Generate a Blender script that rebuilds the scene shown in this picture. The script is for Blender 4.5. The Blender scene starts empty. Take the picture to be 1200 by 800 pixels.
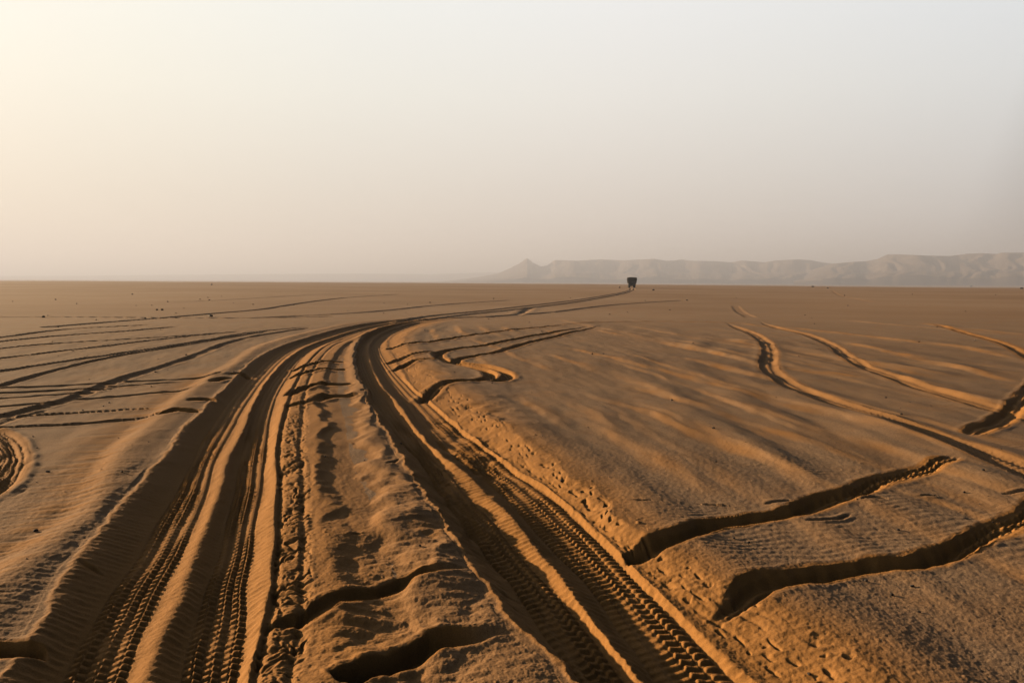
# Desert plain with tyre tracks at low hazy sun.  Units: metres, camera foot at the origin, view along +Y.
import bpy, bmesh, math, random
import numpy as np
from mathutils import Matrix, Vector, Euler

RES = 1.0                      # ground mesh resolution (1 = final)
R = math.radians
scene = bpy.context.scene
col = scene.collection
rng = np.random.default_rng(7)
random.seed(7)

# ------------------------------------------------------------------ camera
CAM_H, FOC = 1.8, 933.0        # metres, focal length in pixels of a 1200 px wide frame
PITCH, ROLL = math.degrees(math.atan(71.0 / 933.0)), 0.33
cam_rot = (Matrix.Rotation(R(90 - PITCH), 3, 'X') @ Matrix.Rotation(R(ROLL), 3, 'Z'))
cam_d = bpy.data.cameras.new('camera')
cam_d.sensor_width = 36.0
cam_d.lens = 36.0 * FOC / 1200.0
cam_d.clip_start, cam_d.clip_end = 0.05, 30000.0
cam = bpy.data.objects.new('camera', cam_d)
cam.matrix_world = Matrix.Translation((0, 0, CAM_H)) @ cam_rot.to_4x4()
col.objects.link(cam)
scene.camera = cam
CR = np.array(cam_rot)


def ray(px, py):
    v = np.array([(px - 600.0) / FOC, -(py - 400.0) / FOC, -1.0])
    return CR @ v


def gp(px, py, z=0.0):
    """the point of the plane at height z that stands at a place of the survey photo"""
    d = ray(px, py)
    k = (z - CAM_H) / d[2]
    return (d[0] * k, d[1] * k)


def gpl(pts, z=0.0):
    return np.array([gp(p[0], p[1], z) for p in pts])


# ------------------------------------------------------------------ helpers
def tag(o, label=None, cat=None, group=None, kind=None):
    if label: o['label'] = label
    if cat: o['category'] = cat
    if group: o['group'] = group
    if kind: o['kind'] = kind
    return o


def mesh_obj(name, verts, faces, mat, parent=None, smooth=False):
    me = bpy.data.meshes.new(name)
    me.from_pydata([tuple(v) for v in verts], [], [tuple(f) for f in faces])
    me.update()
    if smooth:
        me.polygons.foreach_set('use_smooth', [True] * len(me.polygons))
    me.materials.append(mat)
    o = bpy.data.objects.new(name, me)
    col.objects.link(o)
    if parent: o.parent = parent
    return o


def bm_obj(name, bm, mat, parent=None, smooth=False):
    me = bpy.data.meshes.new(name)
    bmesh.ops.recalc_face_normals(bm, faces=bm.faces)
    bm.to_mesh(me); bm.free()
    if smooth:
        me.polygons.foreach_set('use_smooth', [True] * len(me.polygons))
    me.materials.append(mat)
    o = bpy.data.objects.new(name, me)
    col.objects.link(o)
    if parent: o.parent = parent
    return o


def hash2(ix, iy, seed):
    h = (ix.astype(np.uint32) * np.uint32(374761393) + iy.astype(np.uint32) * np.uint32(668265263)
         + np.uint32((seed * 2246822519) & 0xffffffff))
    h = (h ^ (h >> np.uint32(13))) * np.uint32(1274126177)
    h = h ^ (h >> np.uint32(16))
    return h


def noise(x, y, seed=0):
    """2-D gradient noise, about -1..1"""
    x = np.asarray(x, np.float32); y = np.asarray(y, np.float32)
    fx, fy = np.floor(x), np.floor(y)
    ix, iy = fx.astype(np.int64), fy.astype(np.int64)
    fx, fy = x - fx, y - fy
    ux = fx * fx * fx * (fx * (fx * 6 - 15) + 10)
    uy = fy * fy * fy * (fy * (fy * 6 - 15) + 10)

    def g(dx, dy):
        a = hash2(ix + dx, iy + dy, seed).astype(np.float32) * np.float32(2 * math.pi / 4294967296.0)
        return np.cos(a) * (fx - dx) + np.sin(a) * (fy - dy)
    a = g(0, 0); b = g(1, 0); c = g(0, 1); d = g(1, 1)
    r = a + (b - a) * ux
    r2 = c + (d - c) * ux
    return (r + (r2 - r) * uy) * np.float32(1.5)


def rnd1(i, seed):
    return hash2(np.asarray(i).astype(np.int64), np.zeros_like(np.asarray(i), dtype=np.int64) + 11, seed).astype(np.float32) / np.float32(4294967296.0)


def sstep(a, b, x):
    t = np.clip((x - a) / (b - a), 0, 1)
    return t * t * (3 - 2 * t)


# ------------------------------------------------------------------ ground grid (polar, finer where the camera stands nearer)
def make_axes():
    da = 0.047 / RES
    fine = np.arange(-37.0, 37.0 + 1e-6, da)
    side, a, st = [], 37.0, da
    while True:
        st = min(st * 1.12, 4.0); a += st
        if a >= 178.5: break
        side.append(a)
    side = np.array(side)
    az = np.concatenate([-side[::-1], fine, side])
    r, rs = 0.06, [0.06]
    while r < 2.9:
        r *= 1.10; rs.append(r)
    while r < 15000:
        st = min(0.58 * r * r / 1433.0, 0.0062 * r if r < 120 else 0.012 * r if r < 800 else 0.05 * r) / RES
        r += st; rs.append(r)
    return np.array(rs), np.radians(az)


RS, AZ = make_axes()
NR, NA = len(RS), len(AZ)
Rg, Ag = np.meshgrid(RS.astype(np.float32), AZ.astype(np.float32), indexing='ij')
X = (Rg * np.sin(Ag)).astype(np.float32)
Y = (Rg * np.cos(Ag)).astype(np.float32)
DR = np.gradient(RS).astype(np.float32)[:, None]          # local row spacing


def lod(lam, k=2.4):
    """fade of a relief of wavelength lam where the mesh is too coarse for it (run along the view)"""
    return sstep(0.9, 1.6, lam / (k * 0.5 * DR))


def spline(P, step0=0.12):
    """Catmull-Rom through P, resampled with steps that grow with distance"""
    P = np.asarray(P, float)
    Q = np.vstack([2 * P[0] - P[1], P, 2 * P[-1] - P[-2]])
    out = []
    for i in range(1, len(Q) - 2):
        p0, p1, p2, p3 = Q[i - 1], Q[i], Q[i + 1], Q[i + 2]
        L = np.linalg.norm(p2 - p1)
        st = step0 * max(1.0, np.linalg.norm((p1 + p2) / 2) / 5.0)
        n = max(1, int(L / st))
        # centripetal knots keep unevenly spaced points from looping
        t0 = 0.0
        t1 = t0 + max(np.linalg.norm(p1 - p0), 1e-6) ** .5
        t2 = t1 + max(np.linalg.norm(p2 - p1), 1e-6) ** .5
        t3 = t2 + max(np.linalg.norm(p3 - p2), 1e-6) ** .5
        for k in range(n):
            t = t1 + (t2 - t1) * k / n
            a1 = (t1 - t) / (t1 - t0) * p0 + (t - t0) / (t1 - t0) * p1
            a2 = (t2 - t) / (t2 - t1) * p1 + (t - t1) / (t2 - t1) * p2
            a3 = (t3 - t) / (t3 - t2) * p2 + (t - t2) / (t3 - t2) * p3
            b1 = (t2 - t) / (t2 - t0) * a1 + (t - t0) / (t2 - t0) * a2
            b2 = (t3 - t) / (t3 - t1) * a2 + (t - t1) / (t3 - t1) * a3
            out.append((t2 - t) / (t2 - t1) * b1 + (t - t1) / (t2 - t1) * b2)
    out.append(P[-1])
    return np.array(out)


def seg_window(a, b, pad):
    ab = b - a
    L2 = ab @ ab
    t = np.clip(-(a @ ab) / L2, 0, 1)
    rmin = np.linalg.norm(a + t * ab) - pad
    rmax = max(np.linalg.norm(a), np.linalg.norm(b)) + pad
    i0 = max(0, np.searchsorted(RS, rmin) - 1); i1 = min(NR, np.searchsorted(RS, rmax) + 1)
    if rmin < 0.5:
        return i0, i1, 0, NA
    aa, bb = math.atan2(a[0], a[1]), math.atan2(b[0], b[1])
    if abs(aa - bb) > 2.5:
        return i0, i1, 0, NA
    m = math.asin(min(1.0, pad / (rmin + pad * 0.0 + 1e-6))) if pad < rmin else math.pi / 2
    j0 = max(0, np.searchsorted(AZ, min(aa, bb) - m) - 1); j1 = min(NA, np.searchsorted(AZ, max(aa, bb) + m) + 1)
    return i0, i1, j0, j1


def field(P, pad):
    """signed offset s (right of the walking direction is +) and arc length t of every ground vertex within pad of the line P.
    Returns a window (slices) and the two arrays, s = big outside."""
    P = np.asarray(P, float)
    seg = np.linalg.norm(np.diff(P, axis=0), axis=1)
    T = np.concatenate([[0], np.cumsum(seg)])
    W = [seg_window(P[k], P[k + 1], pad) for k in range(len(P) - 1) if seg[k] > 1e-9]
    i0 = min(w[0] for w in W); i1 = max(w[1] for w in W); j0 = min(w[2] for w in W); j1 = max(w[3] for w in W)
    D = np.full((i1 - i0, j1 - j0), 1e9, np.float32)
    S = np.full_like(D, 1e4); TT = np.zeros_like(D)
    kk = 0
    for k in range(len(P) - 1):
        if seg[k] <= 1e-9: continue
        a0, a1, b0, b1 = W[kk]; kk += 1
        sl = (slice(a0, a1), slice(b0, b1)); ll = (slice(a0 - i0, a1 - i0), slice(b0 - j0, b1 - j0))
        dx, dy = (P[k + 1] - P[k]) / seg[k]
        vx = X[sl] - np.float32(P[k][0]); vy = Y[sl] - np.float32(P[k][1])
        u = vx * np.float32(dx) + vy * np.float32(dy)
        v = vx * np.float32(dy) - vy * np.float32(dx)
        uc = np.clip(u, 0, seg[k])
        e = u - uc
        if k == 0: e = np.where(u < 0, u, e)
        d = v * v + e * e
        m = d < D[ll]
        D[ll][m] = d[m]
        sg = np.where(v >= 0, 1, -1) * np.sqrt(d)
        S[ll][m] = sg[m]
        TT[ll][m] = (uc + T[k])[m]
    return (slice(i0, i1), slice(j0, j1)), S.astype(np.float32), TT.astype(np.float32), T[-1]


# ------------------------------------------------------------------ base relief
fd = np.maximum(Rg, 0.1)
Z = np.zeros_like(X)
Z += 0.009 * noise(X / 4.1 + 3.3, Y / 5.7, 1) * sstep(0, 3, fd)
Z += 0.10 * noise(X / 37, Y / 61, 2) * sstep(14, 60, fd)
Z += 0.25 * noise(X / 160, Y / 230, 3) * sstep(60, 200, fd)
# beyond the crest the plain sinks into a wide basin
crest = 470 + 160 * np.clip(-np.sin(Ag), -0.3, 1) + 60 * noise(X / 300, Y / 5000, 4)
over = np.maximum(Rg - crest, 0)
Z -= 6.5 * (1 - np.exp(-(over / 420.0) ** 1.6))
Z += 1.2 * noise(X / 700, Y / 900, 5) * sstep(1400, 2200, fd)

MICRO = np.ones_like(X)            # 1 = undisturbed crust
LOOSE = np.zeros_like(X)           # 0 crust with coarse grains, 1 turned-up fine sand
PALE = sstep(20, 46, Y + 9 * noise(X / 17, Y / 21, 160) + 3 * noise(X / 4, Y / 5, 161))   # paler, unspeckled colour beyond the lane's bend
OWN = np.zeros(X.shape, np.int16)  # which track a vertex belongs to
owners = ['ground']                # index -> info


def own(label):
    owners.append(label)
    return len(owners) - 1


# ------------------------------------------------------------------ wind drifts: low ridges with a steeper left face
def drift(pts, h=0.05, w=0.28, tail=1.6, loose=0.75, wob=0.7, world=False):
    w = w * .8
    g_ = np.array(pts) if world else gpl(pts)
    g_ = np.vstack([g_[0] + (g_[0] - g_[1]) / np.linalg.norm(g_[0] - g_[1]) * 1.2, g_, g_[-1] + (g_[-1] - g_[-2]) / np.linalg.norm(g_[-1] - g_[-2]) * 1.2])
    P = spline(g_)
    if (P[-1] - P[0])[1] < 0: P = P[::-1]
    pad = max(w * 2.2, tail * 2.5) + 0.3
    sl, s, t, L = field(P, pad)
    x, y = X[sl], Y[sl]
    s = s + 0.10 * wob * noise(x / 0.5, y / 1.4, 21) + 0.05 * wob * noise(x / 0.17, y / 0.4, 22)
    end = sstep(0, min(2.6, L * .45), t) * sstep(0, min(3.2, L * .45), L - t)
    amp = end * (0.75 + 0.5 * noise(x / 0.7, y / 1.9, 23))
    up = sstep(-w, 0.04, s)
    down = np.exp(-(np.maximum(s, 0) / (tail * .75)) ** 1.3) * (1 - sstep(tail * 1.4, tail * 2.4, s))
    Z[sl] += h * amp * up * down
    LOOSE[sl] = np.maximum(LOOSE[sl], loose * end * sstep(-w * 1.5, -w * .4, s) * (1 - sstep(-0.05, 0.25, s)) * (.7 + .5 * noise(x / .3, y / .8, 24)))


DRIFTS = [
    ([(770, 398), (800, 407), (840, 414), (873, 422)], .06, .35),
    ([(800, 420), (830, 427), (867, 437), (913, 448)], .06, .32),
    ([(663, 407), (717, 420), (760, 431), (800, 440), (867, 460), (933, 480), (987, 493)], .06, .30),
    ([(650, 417), (675, 425), (700, 435)], .05, .28),
    ([(590, 411), (633, 428), (650, 434)], .05, .30),
    ([(747, 455), (780, 465), (800, 471), (830, 478)], .055, .25),
    ([(613, 467), (635, 480), (653, 493)], .05, .26),
    ([(700, 465), (727, 473), (765, 487), (800, 502), (867, 530), (917, 550), (963, 577)], .075, .30),
    ([(920, 432), (960, 437), (1013, 443)], .05, .35),
    ([(987, 400), (1040, 412), (1100, 427), (1150, 438), (1200, 450)], .075, .42),
    ([(903, 382), (950, 387), (1000, 392), (1083, 402), (1133, 408), (1190, 420)], .06, .40),
    ([(1033, 503), (1070, 515), (1100, 527)], .05, .22),
    ([(1115, 597), (1145, 606), (1172, 617)], .045, .16),
    ([(536, 381), (542, 389), (556, 397)], .06, .35), ([(508, 384), (512, 392), (518, 399)], .06, .35),
    ([(562, 382), (572, 388), (590, 394)], .05, .35), ([(590, 382), (597, 387), (612, 391)], .05, .35),
    ([(560, 417), (566, 424), (590, 436)], .05, .28), ([(552, 398), (575, 404), (592, 410)], .04, .3),
    ([(640, 386), (655, 391), (668, 395)], .05, .35), ([(700, 386), (722, 391), (733, 394)], .06, .4),
    ([(840, 398), (870, 404), (900, 409)], .05, .4), ([(1010, 425), (1060, 436), (1110, 446)], .05, .35),
    ([(700, 500), (740, 520), (790, 548), (830, 572)], .035, .25), ([(900, 505), (950, 522), (1000, 540)], .03, .25),
    ([(1080, 378), (1120, 384), (1200, 392)], .06, .5), ([(640, 380), (760, 376), (860, 378), (903, 383)], .05, .6),
    ([(1060, 560), (1100, 575), (1150, 597)], .02, .2), ([(560, 487), (600, 512), (640, 540)], .03, .22),
    ([(1040, 440), (1120, 462), (1200, 478)], .03, .3), ([(960, 470), (1010, 484), (1060, 497)], .03, .28),
]
for pts, h, w in DRIFTS:
    drift(pts, h * .62, w * .8)
rd = random.Random(21)
for k in range(26):
    yy = 6.5 * math.exp(rd.random() * 1.55)
    xx = yy * rd.uniform(.08, .66)
    Ld = rd.uniform(1.2, 2.6) * (1 + yy / 14)
    P0 = [(xx - (q - 1.5) * Ld * .16 * rd.uniform(.7, 1.3) + rd.uniform(-.08, .08), yy + (q - 1.5) * Ld) for q in range(4)]
    drift(P0, rd.uniform(.010, .022) * (1 + yy / 40), rd.uniform(.10, .20) * (1 + yy / 40), tail=1.5, loose=rd.uniform(.3, .6), world=True)

# ------------------------------------------------------------------ tyre tread and prints
PITCH_T = 0.072


def tread(t, u, pitch=PITCH_T, cols=5, seed=0):
    """imprint of lugs, 0..1 high; u across the tyre -1..1"""
    c = np.floor((u + 1) * .5 * cols)
    c = np.clip(c, 0, cols - 1)
    uu = (u + 1) * .5 * cols - c
    edge = (c == 0) | (c == cols - 1)
    ph = t / pitch + 0.5 * (c % 2) + 0.10 * u
    f = ph - np.floor(ph)
    bar = sstep(0.0, 0.14, f) * (1 - sstep(0.46, 0.60, f))
    side = sstep(0, .16, uu) * (1 - sstep(.84, 1, uu))
    return bar * (0.15 + 0.85 * side)


# ------------------------------------------------------------------ the two deep ruts of the lorry lane
def main_rut(ref, rails, label, end_len, tread_strips, ribs, seed, phase, cols=6):
    """ref: reference line, near to far. rails: list of (points, height, looseness, extra sideways shift), left to right."""
    C = gpl(ref, -0.05)
    d0 = (C[0] - C[1]) / np.linalg.norm(C[0] - C[1])
    C = np.vstack([C[0] + d0 * 9, C[0] + d0 * 4, C])
    P = spline(C)
    # offsets of every rail along the line
    seg = np.linalg.norm(np.diff(P, axis=0), axis=1); T = np.concatenate([[0], np.cumsum(seg)])
    ro = []
    for pts, z, lo, sh in rails:
        q = gpl(pts, z)
        ts, ss = [], []
        for p in q:
            ab = np.diff(P, axis=0)
            u = np.clip(((p - P[:-1]) * ab).sum(1) / (seg ** 2), 0, 1)
            c = P[:-1] + ab * u[:, None]
            dd = np.linalg.norm(p - c, axis=1)
            k = int(np.argmin(dd))
            dx, dy = ab[k] / seg[k]
            v = (p - P[k])[0] * dy - (p - P[k])[1] * dx
            ts.append(T[k] + u[k] * seg[k]); ss.append(math.copysign(dd[k], v) + sh)
        o = np.argsort(ts)
        ro.append((np.array(ts)[o], np.array(ss)[o], z, lo))
    pad = max(max(abs(a[1]).max() for a in ro) + 0.5, 2.2)
    sl, s, t, L = field(P, pad)
    x, y = X[sl], Y[sl]
    inside = np.abs(s) < pad
    jit = 0.024 * noise(x / 0.16, y / 0.16, seed) + 0.012 * noise(x / .06, y / .06, seed + 3) + 0.035 * noise(x / 0.6, y / 0.6, seed + 1)
    fade = 0.25 + 0.75 * (1 - sstep(L - end_len - 9, L - end_len, t))
    endf = 1 - sstep(L - 7, L - 0.5, t)
    fade = fade * endf
    offs = [np.interp(t, a[0], a[1]).astype(np.float32) for a in ro]
    if seed == 40:
        wv = 0.13 * noise(x / .5, y / .8, 44) + .05 * noise(x / .16, y / .2, 45)
        for k in (11, 12):
            offs[k] = offs[k] + wv * (1 - sstep(6, 14, t - 9))
    if seed == 60:
        wv = 0.10 * noise(x / .9, y / .9, 48) + .06 * noise(x / .3, y / .3, 49)
        for k in (11, 12):
            offs[k] = offs[k] + wv
        wv = 0.20 * noise(x / .6, y / .9, 46) + .07 * noise(x / .2, y / .25, 47)
        for k in (0, 1):
            offs[k] = offs[k] + wv * (1 - sstep(6, 14, t - 9))
        offs[1] = np.maximum(offs[1], offs[0] + .22)
    for k in range(1, len(offs)):
        offs[k] = np.maximum(offs[k], offs[k - 1] + 0.03)
    h = np.zeros_like(s); lo = np.zeros_like(s)
    jw = 0.45 + 0.55 * np.exp(-((s - offs[2]) / .15) ** 2)
    for k in range(len(offs) - 1):
        a, b = offs[k], offs[k + 1]
        sj = s + jit * jw
        m = (sj >= a) & (sj < b) if k else (sj < b) & (sj >= a)
        u = np.clip((sj - a) / (b - a), 0, 1)
        z0, z1 = ro[k][2], ro[k + 1][2]
        if abs(z0 - z1) > 0.06:
            w = 0.55 * u + 0.45 * u * u * (3 - 2 * u)     # nearly straight banks
        else:
            w = u * u * (3 - 2 * u)
        hh = z0 + (z1 - z0) * w
        h = np.where(m, hh, h); lo = np.where(m, ro[k][3] + (ro[k + 1][3] - ro[k][3]) * u, lo)
    Z[sl] += np.where(inside, h * fade, 0)
    LOOSE[sl] = np.where(inside, np.maximum(LOOSE[sl], lo * endf), LOOSE[sl])
    rutm = (s > offs[2]) & (s < offs[10]) & inside & (endf > 0.3)
    MICRO[sl] = np.where((s > offs[2] - .02) & (s < offs[9]) & inside, 0.15, MICRO[sl])
    k_own = own(label)
    OWN[sl] = np.where(rutm, k_own, OWN[sl])
    ld = lod(PITCH_T)[sl[0]]
    # tread in the tyre strips
    for a, b in tread_strips:
        ca, cb = offs[a], offs[b]
        u = (s - (ca + cb) / 2) / ((cb - ca) / 2)
        m = (np.abs(u) < 1.06) & inside
        wear = 0.62 + 0.45 * noise(t / 0.9, u * .8, seed + 5) + .35 * noise(t / .22, u * 2.5, seed + 6)
        tr = tread(t + phase + 0.012 * noise(t / .3, u, seed + 8), np.clip(u, -1, 1), cols=cols)
        edge = 1 - sstep(0.92, 1.06, np.abs(u))
        Z[sl] += np.where(m, (tr - 0.5) * 0.027 * np.clip(wear, .10, 1) * (.25 + .75 * sstep(-.45, .05, noise(t / 1.3, u * .6, seed + 11))) * edge * ld * fade, 0)
        # smeared long grooves between lug rows stay visible farther off
        gr = np.cos(u * math.pi * 3) * 0.005 * edge
        Z[sl] += np.where(m, gr * fade, 0)
    # comb marks the tyre flank drew up the banks
    for a, b, amp in ribs:
        ca, cb = offs[a], offs[b]
        u = (s - ca) / (cb - ca)
        m = (u > -0.02) & (u < 1.02) & inside
        ph = (t + phase) / PITCH_T + u * 0.5
        z = (np.abs(ph - np.floor(ph) - .5) * 2) ** 1.4
        Z[sl] += np.where(m, (z - .5) * amp * sstep(-.02, .1, u) * (1 - sstep(.75, 1.02, u)) * ld * fade * (0.7 + .6 * noise(t / .7, u, seed + 9)), 0)
    return sl, s, t, offs, inside, fade


L_REF = [(167, 800), (183, 763), (200, 727), (213, 690), (230, 650), (240, 620), (257, 577), (267, 540), (283, 507), (300, 467),
         (317, 440), (337, 420), (357, 407), (383, 397), (410, 388.5), (440, 381.5), (470, 377), (500, 374), (550, 369.5)]
L_RAILS = [
    ([(-150, 790), (-60, 712), (0, 662), (33, 637), (83, 600), (103, 570), (133, 523), (163, 497), (210, 462), (245, 438), (270, 425), (300, 405)], 0.0, 0.35, -0.10),
    ([(-150, 790), (-60, 712), (0, 662), (33, 637), (83, 600), (103, 570), (133, 523), (163, 497), (210, 462), (245, 438), (270, 425), (300, 405)], 0.060, 0.5, 0.16),
    ([(-12, 800), (25, 758), (43, 730), (60, 697), (72, 673), (88, 653), (110, 628), (140, 590), (170, 557), (185, 540), (200, 525), (213, 502), (230, 487), (247, 470), (267, 450), (283, 433), (303, 417), (333, 403)], 0.036, 0.25, -.02),
    ([(-12, 800), (25, 758), (43, 730), (60, 697), (72, 673), (88, 653), (110, 628), (140, 590), (170, 557), (185, 540), (200, 525), (213, 502), (230, 487), (247, 470), (267, 450), (283, 433), (303, 417), (333, 403)], 0.046, 0.8, 0.015),
    ([(82, 797), (103, 753), (133, 703), (170, 650), (200, 597), (230, 540), (240, 515), (253, 497), (277, 463), (300, 437), (327, 415)], -0.045, 1, -0.03),
    ([(147, 797), (167, 740), (187, 697), (213, 650), (233, 607), (253, 540), (280, 490), (297, 463), (317, 437), (340, 415)], -0.047, 1, 0),
    ([(172, 795), (200, 727), (213, 690), (230, 650), (240, 620), (257, 577), (267, 540), (283, 507), (300, 467), (317, 440), (337, 420), (357, 407)], -0.010, 1, 0.0),
    ([(213, 800), (217, 767), (230, 727), (243, 687), (257, 650), (267, 607), (280, 540), (291, 500), (309, 463), (325, 439), (345, 420)], -0.062, 1, 0),
    ([(278, 797), (287, 740), (288, 690), (297, 640), (305, 590), (312, 540), (316, 497), (326, 463), (340, 440), (357, 417)], -0.068, 1, 0),
    ([(290, 797), (305, 733), (317, 680), (321, 623), (322, 540), (326, 500), (338, 463), (349, 440), (366, 417)], 0.01, 1, 0.0),
    ([(350, 797), (362, 733), (364, 680), (364, 623), (360, 540), (360, 500), (362, 463), (368, 440), (380, 419)], 0.03, 0.9, 0.0),
    ([(392, 797), (385, 700), (383, 640), (378, 580), (374, 520), (373, 480), (376, 450), (386, 424)], 0.040, 0.95, 0.0),
    ([(440, 797), (425, 700), (420, 640), (407, 600), (395, 560), (388, 520), (384, 480), (386, 450), (393, 424)], 0.008, 0.85, 0.0),
    ([(500, 797), (470, 700), (455, 640), (440, 600), (420, 560), (408, 520), (400, 480), (396, 450), (400, 424)], 0.0, 0.7, 0.0),
]
sl, s, t, offs, ins, fade = main_rut(L_REF, L_RAILS, 'deep left wheel rut of the lorry lane, curving away with a sharp sand ridge between two tread strips', 3.0,
                                     [(4, 5), (7, 8)], [(3, 4, .006), (6, 7, .006), (8, 9, .007)], 40, 0.0)
# trampled clods beside the left rut
u = (s - offs[9]) / np.maximum(offs[10] - offs[9], .05)
m = sstep(-.02, .12, u) * (1 - sstep(0.9, 1.1, u)) * np.where(ins, 1, 0)
x, y = X[sl], Y[sl]
wx = x + 0.05 * noise(x / .15, y / .15, 50); wy = y + 0.05 * noise(x / .15 + 9, y / .15, 51)
n1 = 1 - np.abs(noise(wx / 0.10, wy / 0.13, 52)); n2 = noise(wx / 0.045, wy / 0.05, 53)
clod = -0.026 * sstep(.72, .97, n1) * sstep(-.3, .3, noise(wx / .35, wy / .45, 55)) - 0.010 * sstep(0.1, .6, n2) + 0.016 * noise(wx / .3, wy / .5, 54) + .006 * noise(wx / .03, wy / .03, 56)
chan = -0.026 * (np.exp(-((u - .12) / .10) ** 2) + 0.7 * np.exp(-((u - .8) / .10) ** 2))
Z[sl] += m * (clod * (1 - sstep(10, 24, t)) + chan) * fade

R_REF = [(743, 787), (717, 757), (690, 723), (673, 700), (656, 680), (627, 643), (607, 617), (580, 587), (553, 563), (513, 530), (487, 501), (467, 474), (450, 455),
         (439, 433), (435, 412), (438, 402), (448, 392), (468, 384), (494, 377.5), (520, 374), (550, 371.5)]
R_RAILS = [
    ([(500, 800), (470, 720), (455, 660), (440, 600), (430, 560), (418, 520), (410, 480), (405, 450), (402, 425)], 0.0, 0.7, 0),
    ([(545, 800), (500, 720), (482, 680), (460, 620), (444, 575), (428, 530), (417, 490), (410, 455), (405, 425)], 0.045, 0.55, 0),
    ([(667, 797), (647, 770), (620, 750), (605, 738), (588, 718), (573, 683), (555, 665), (545, 645), (527, 623), (510, 597), (490, 573), (475, 540), (457, 515), (443, 490), (430, 471), (420, 453), (412, 427), (410, 405)], 0.026, 0.5, -.02),
    ([(667, 797), (647, 770), (620, 750), (605, 738), (588, 718), (573, 683), (555, 665), (545, 645), (527, 623), (510, 597), (490, 573), (475, 540), (457, 515), (443, 490), (430, 471), (420, 453), (412, 427), (410, 405)], 0.034, 0.9, 0.015),
    ([(677, 800), (653, 767), (633, 740), (617, 713), (600, 687), (575, 660), (547, 627), (517, 583), (490, 540), (460, 505), (439, 473), (426, 447), (416, 410)], -0.085, 1, 0.0),
    ([(723, 787), (700, 753), (677, 727), (650, 695), (627, 670), (597, 637), (573, 607), (543, 577), (517, 547), (487, 514), (463, 485), (447, 464), (433, 440), (425, 405)], -0.088, 1, 0),
    ([(743, 787), (717, 757), (690, 723), (673, 700), (660, 680), (630, 643), (607, 615), (580, 587), (553, 560), (513, 530), (487, 501), (467, 473), (450, 455), (437, 433), (432, 407)], -0.040, 1, 0.0),
    ([(767, 800), (745, 765), (722, 737), (702, 705), (685, 682), (657, 655), (620, 617), (590, 583), (562, 558), (517, 525), (484, 487), (465, 460), (445, 430), (436, 407)], -0.105, 1, 0.0),
    ([(840, 790), (800, 747), (763, 710), (733, 680), (700, 643), (670, 613), (633, 580), (600, 557), (567, 530), (533, 504), (500, 475), (474, 451), (452, 427), (443, 405)], -0.098, 1, 0.05),
    ([(888, 800), (840, 755), (785, 707), (742, 672), (704, 634), (655, 600), (627, 580), (594, 553), (557, 525), (522, 497), (490, 467), (475, 440), (462, 420), (454, 400)], -0.058, 1, 0.0),
    ([(888, 800), (840, 755), (785, 707), (742, 672), (704, 634), (655, 600), (627, 580), (594, 553), (557, 525), (522, 497), (490, 467), (475, 440), (462, 420), (454, 400)], -0.062, 1, 0.06),
    ([(1077, 790), (1000, 742), (935, 712), (865, 680), (800, 637), (752, 600), (707, 567), (677, 545), (640, 522), (597, 493), (550, 460), (523, 440), (495, 420), (480, 400)], 0.030, 0.85, -.14),
    ([(1077, 790), (1000, 742), (935, 712), (865, 680), (800, 637), (752, 600), (707, 567), (677, 545), (640, 522), (597, 493), (550, 460), (523, 440), (495, 420), (480, 400)], 0.038, 0.4, 0.12),
    ([(1077, 790), (1000, 742), (935, 712), (865, 680), (800, 637), (752, 600), (707, 567), (677, 545), (640, 522), (597, 493), (550, 460), (523, 440), (495, 420), (480, 400)], 0.010, 0.0, 0.55),
    ([(1077, 790), (1000, 742), (935, 712), (865, 680), (800, 637), (752, 600), (707, 567), (677, 545), (640, 522), (597, 493), (550, 460), (523, 440), (495, 420), (480, 400)], 0.0, 0.0, 0.9),
]
sl, s, t, offs, ins, fade = main_rut(R_REF, R_RAILS, 'deep right wheel rut of the lorry lane, closely ribbed by lugs and bending left towards the horizon', 3.0,
                                     [(4, 5), (7, 8)], [(3, 4, .006), (5, 6, .014), (6, 7, .012), (8, 9, .012), (10, 11, .0045)], 60, 0.03, 4)
# the ridge between the right tyre strips is broken by a kink and printed by older lugs
x, y = X[sl], Y[sl]
# rows of old lug prints and crumbs on the right bank
u = (s - offs[10]) / np.maximum(offs[11] - offs[10], .05)
inb = np.where(ins, 1, 0) * sstep(0.02, .08, u) * (1 - sstep(.95, 1.05, u))
wid = np.maximum(offs[11] - offs[10], .05)
for q, (uc, dep) in enumerate([(0.16, .018), (0.34, .016), (0.50, .024), (0.66, .022), (0.84, .030)]):
    cell = 0.11 + (0.05 * q) % .07
    k = np.floor(t / cell)
    f = t / cell - k
    on = rnd1(k, 300 + q) > 0.55 - .3 * noise(t / 1.6, t * 0 + q, 430)
    cu = uc + (rnd1(k, 320 + q) - .5) * 0.24
    e = ((f + .25 * noise(x / .05, y / .05, 441) - .3 - .4 * rnd1(k, 340 + q)) * cell / (0.014 + .060 * rnd1(k, 360 + q) ** 2)) ** 2 + ((u - cu) * wid / (0.008 + .012 * rnd1(k, 380 + q))) ** 2
    Z[sl] -= np.where(on, dep * (.4 + .8 * rnd1(k, 440 + q)) * np.exp(-e ** 1.5), 0) * inb * (1 - sstep(16, 26, t))
    Z[sl] -= 0.007 * np.exp(-((u - uc - .10 * noise(t / .7, t * 0 + q, 420 + q)) * wid / .014) ** 2) * inb * sstep(0, .5, noise(t / .9, t * 0 + q, 400 + q))
Z[sl] += inb * (0.004 * noise(x / .11, y / .13, 71) + .0022 * noise(x / .035, y / .035, 72)) * (1 - sstep(12, 20, t))


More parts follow.
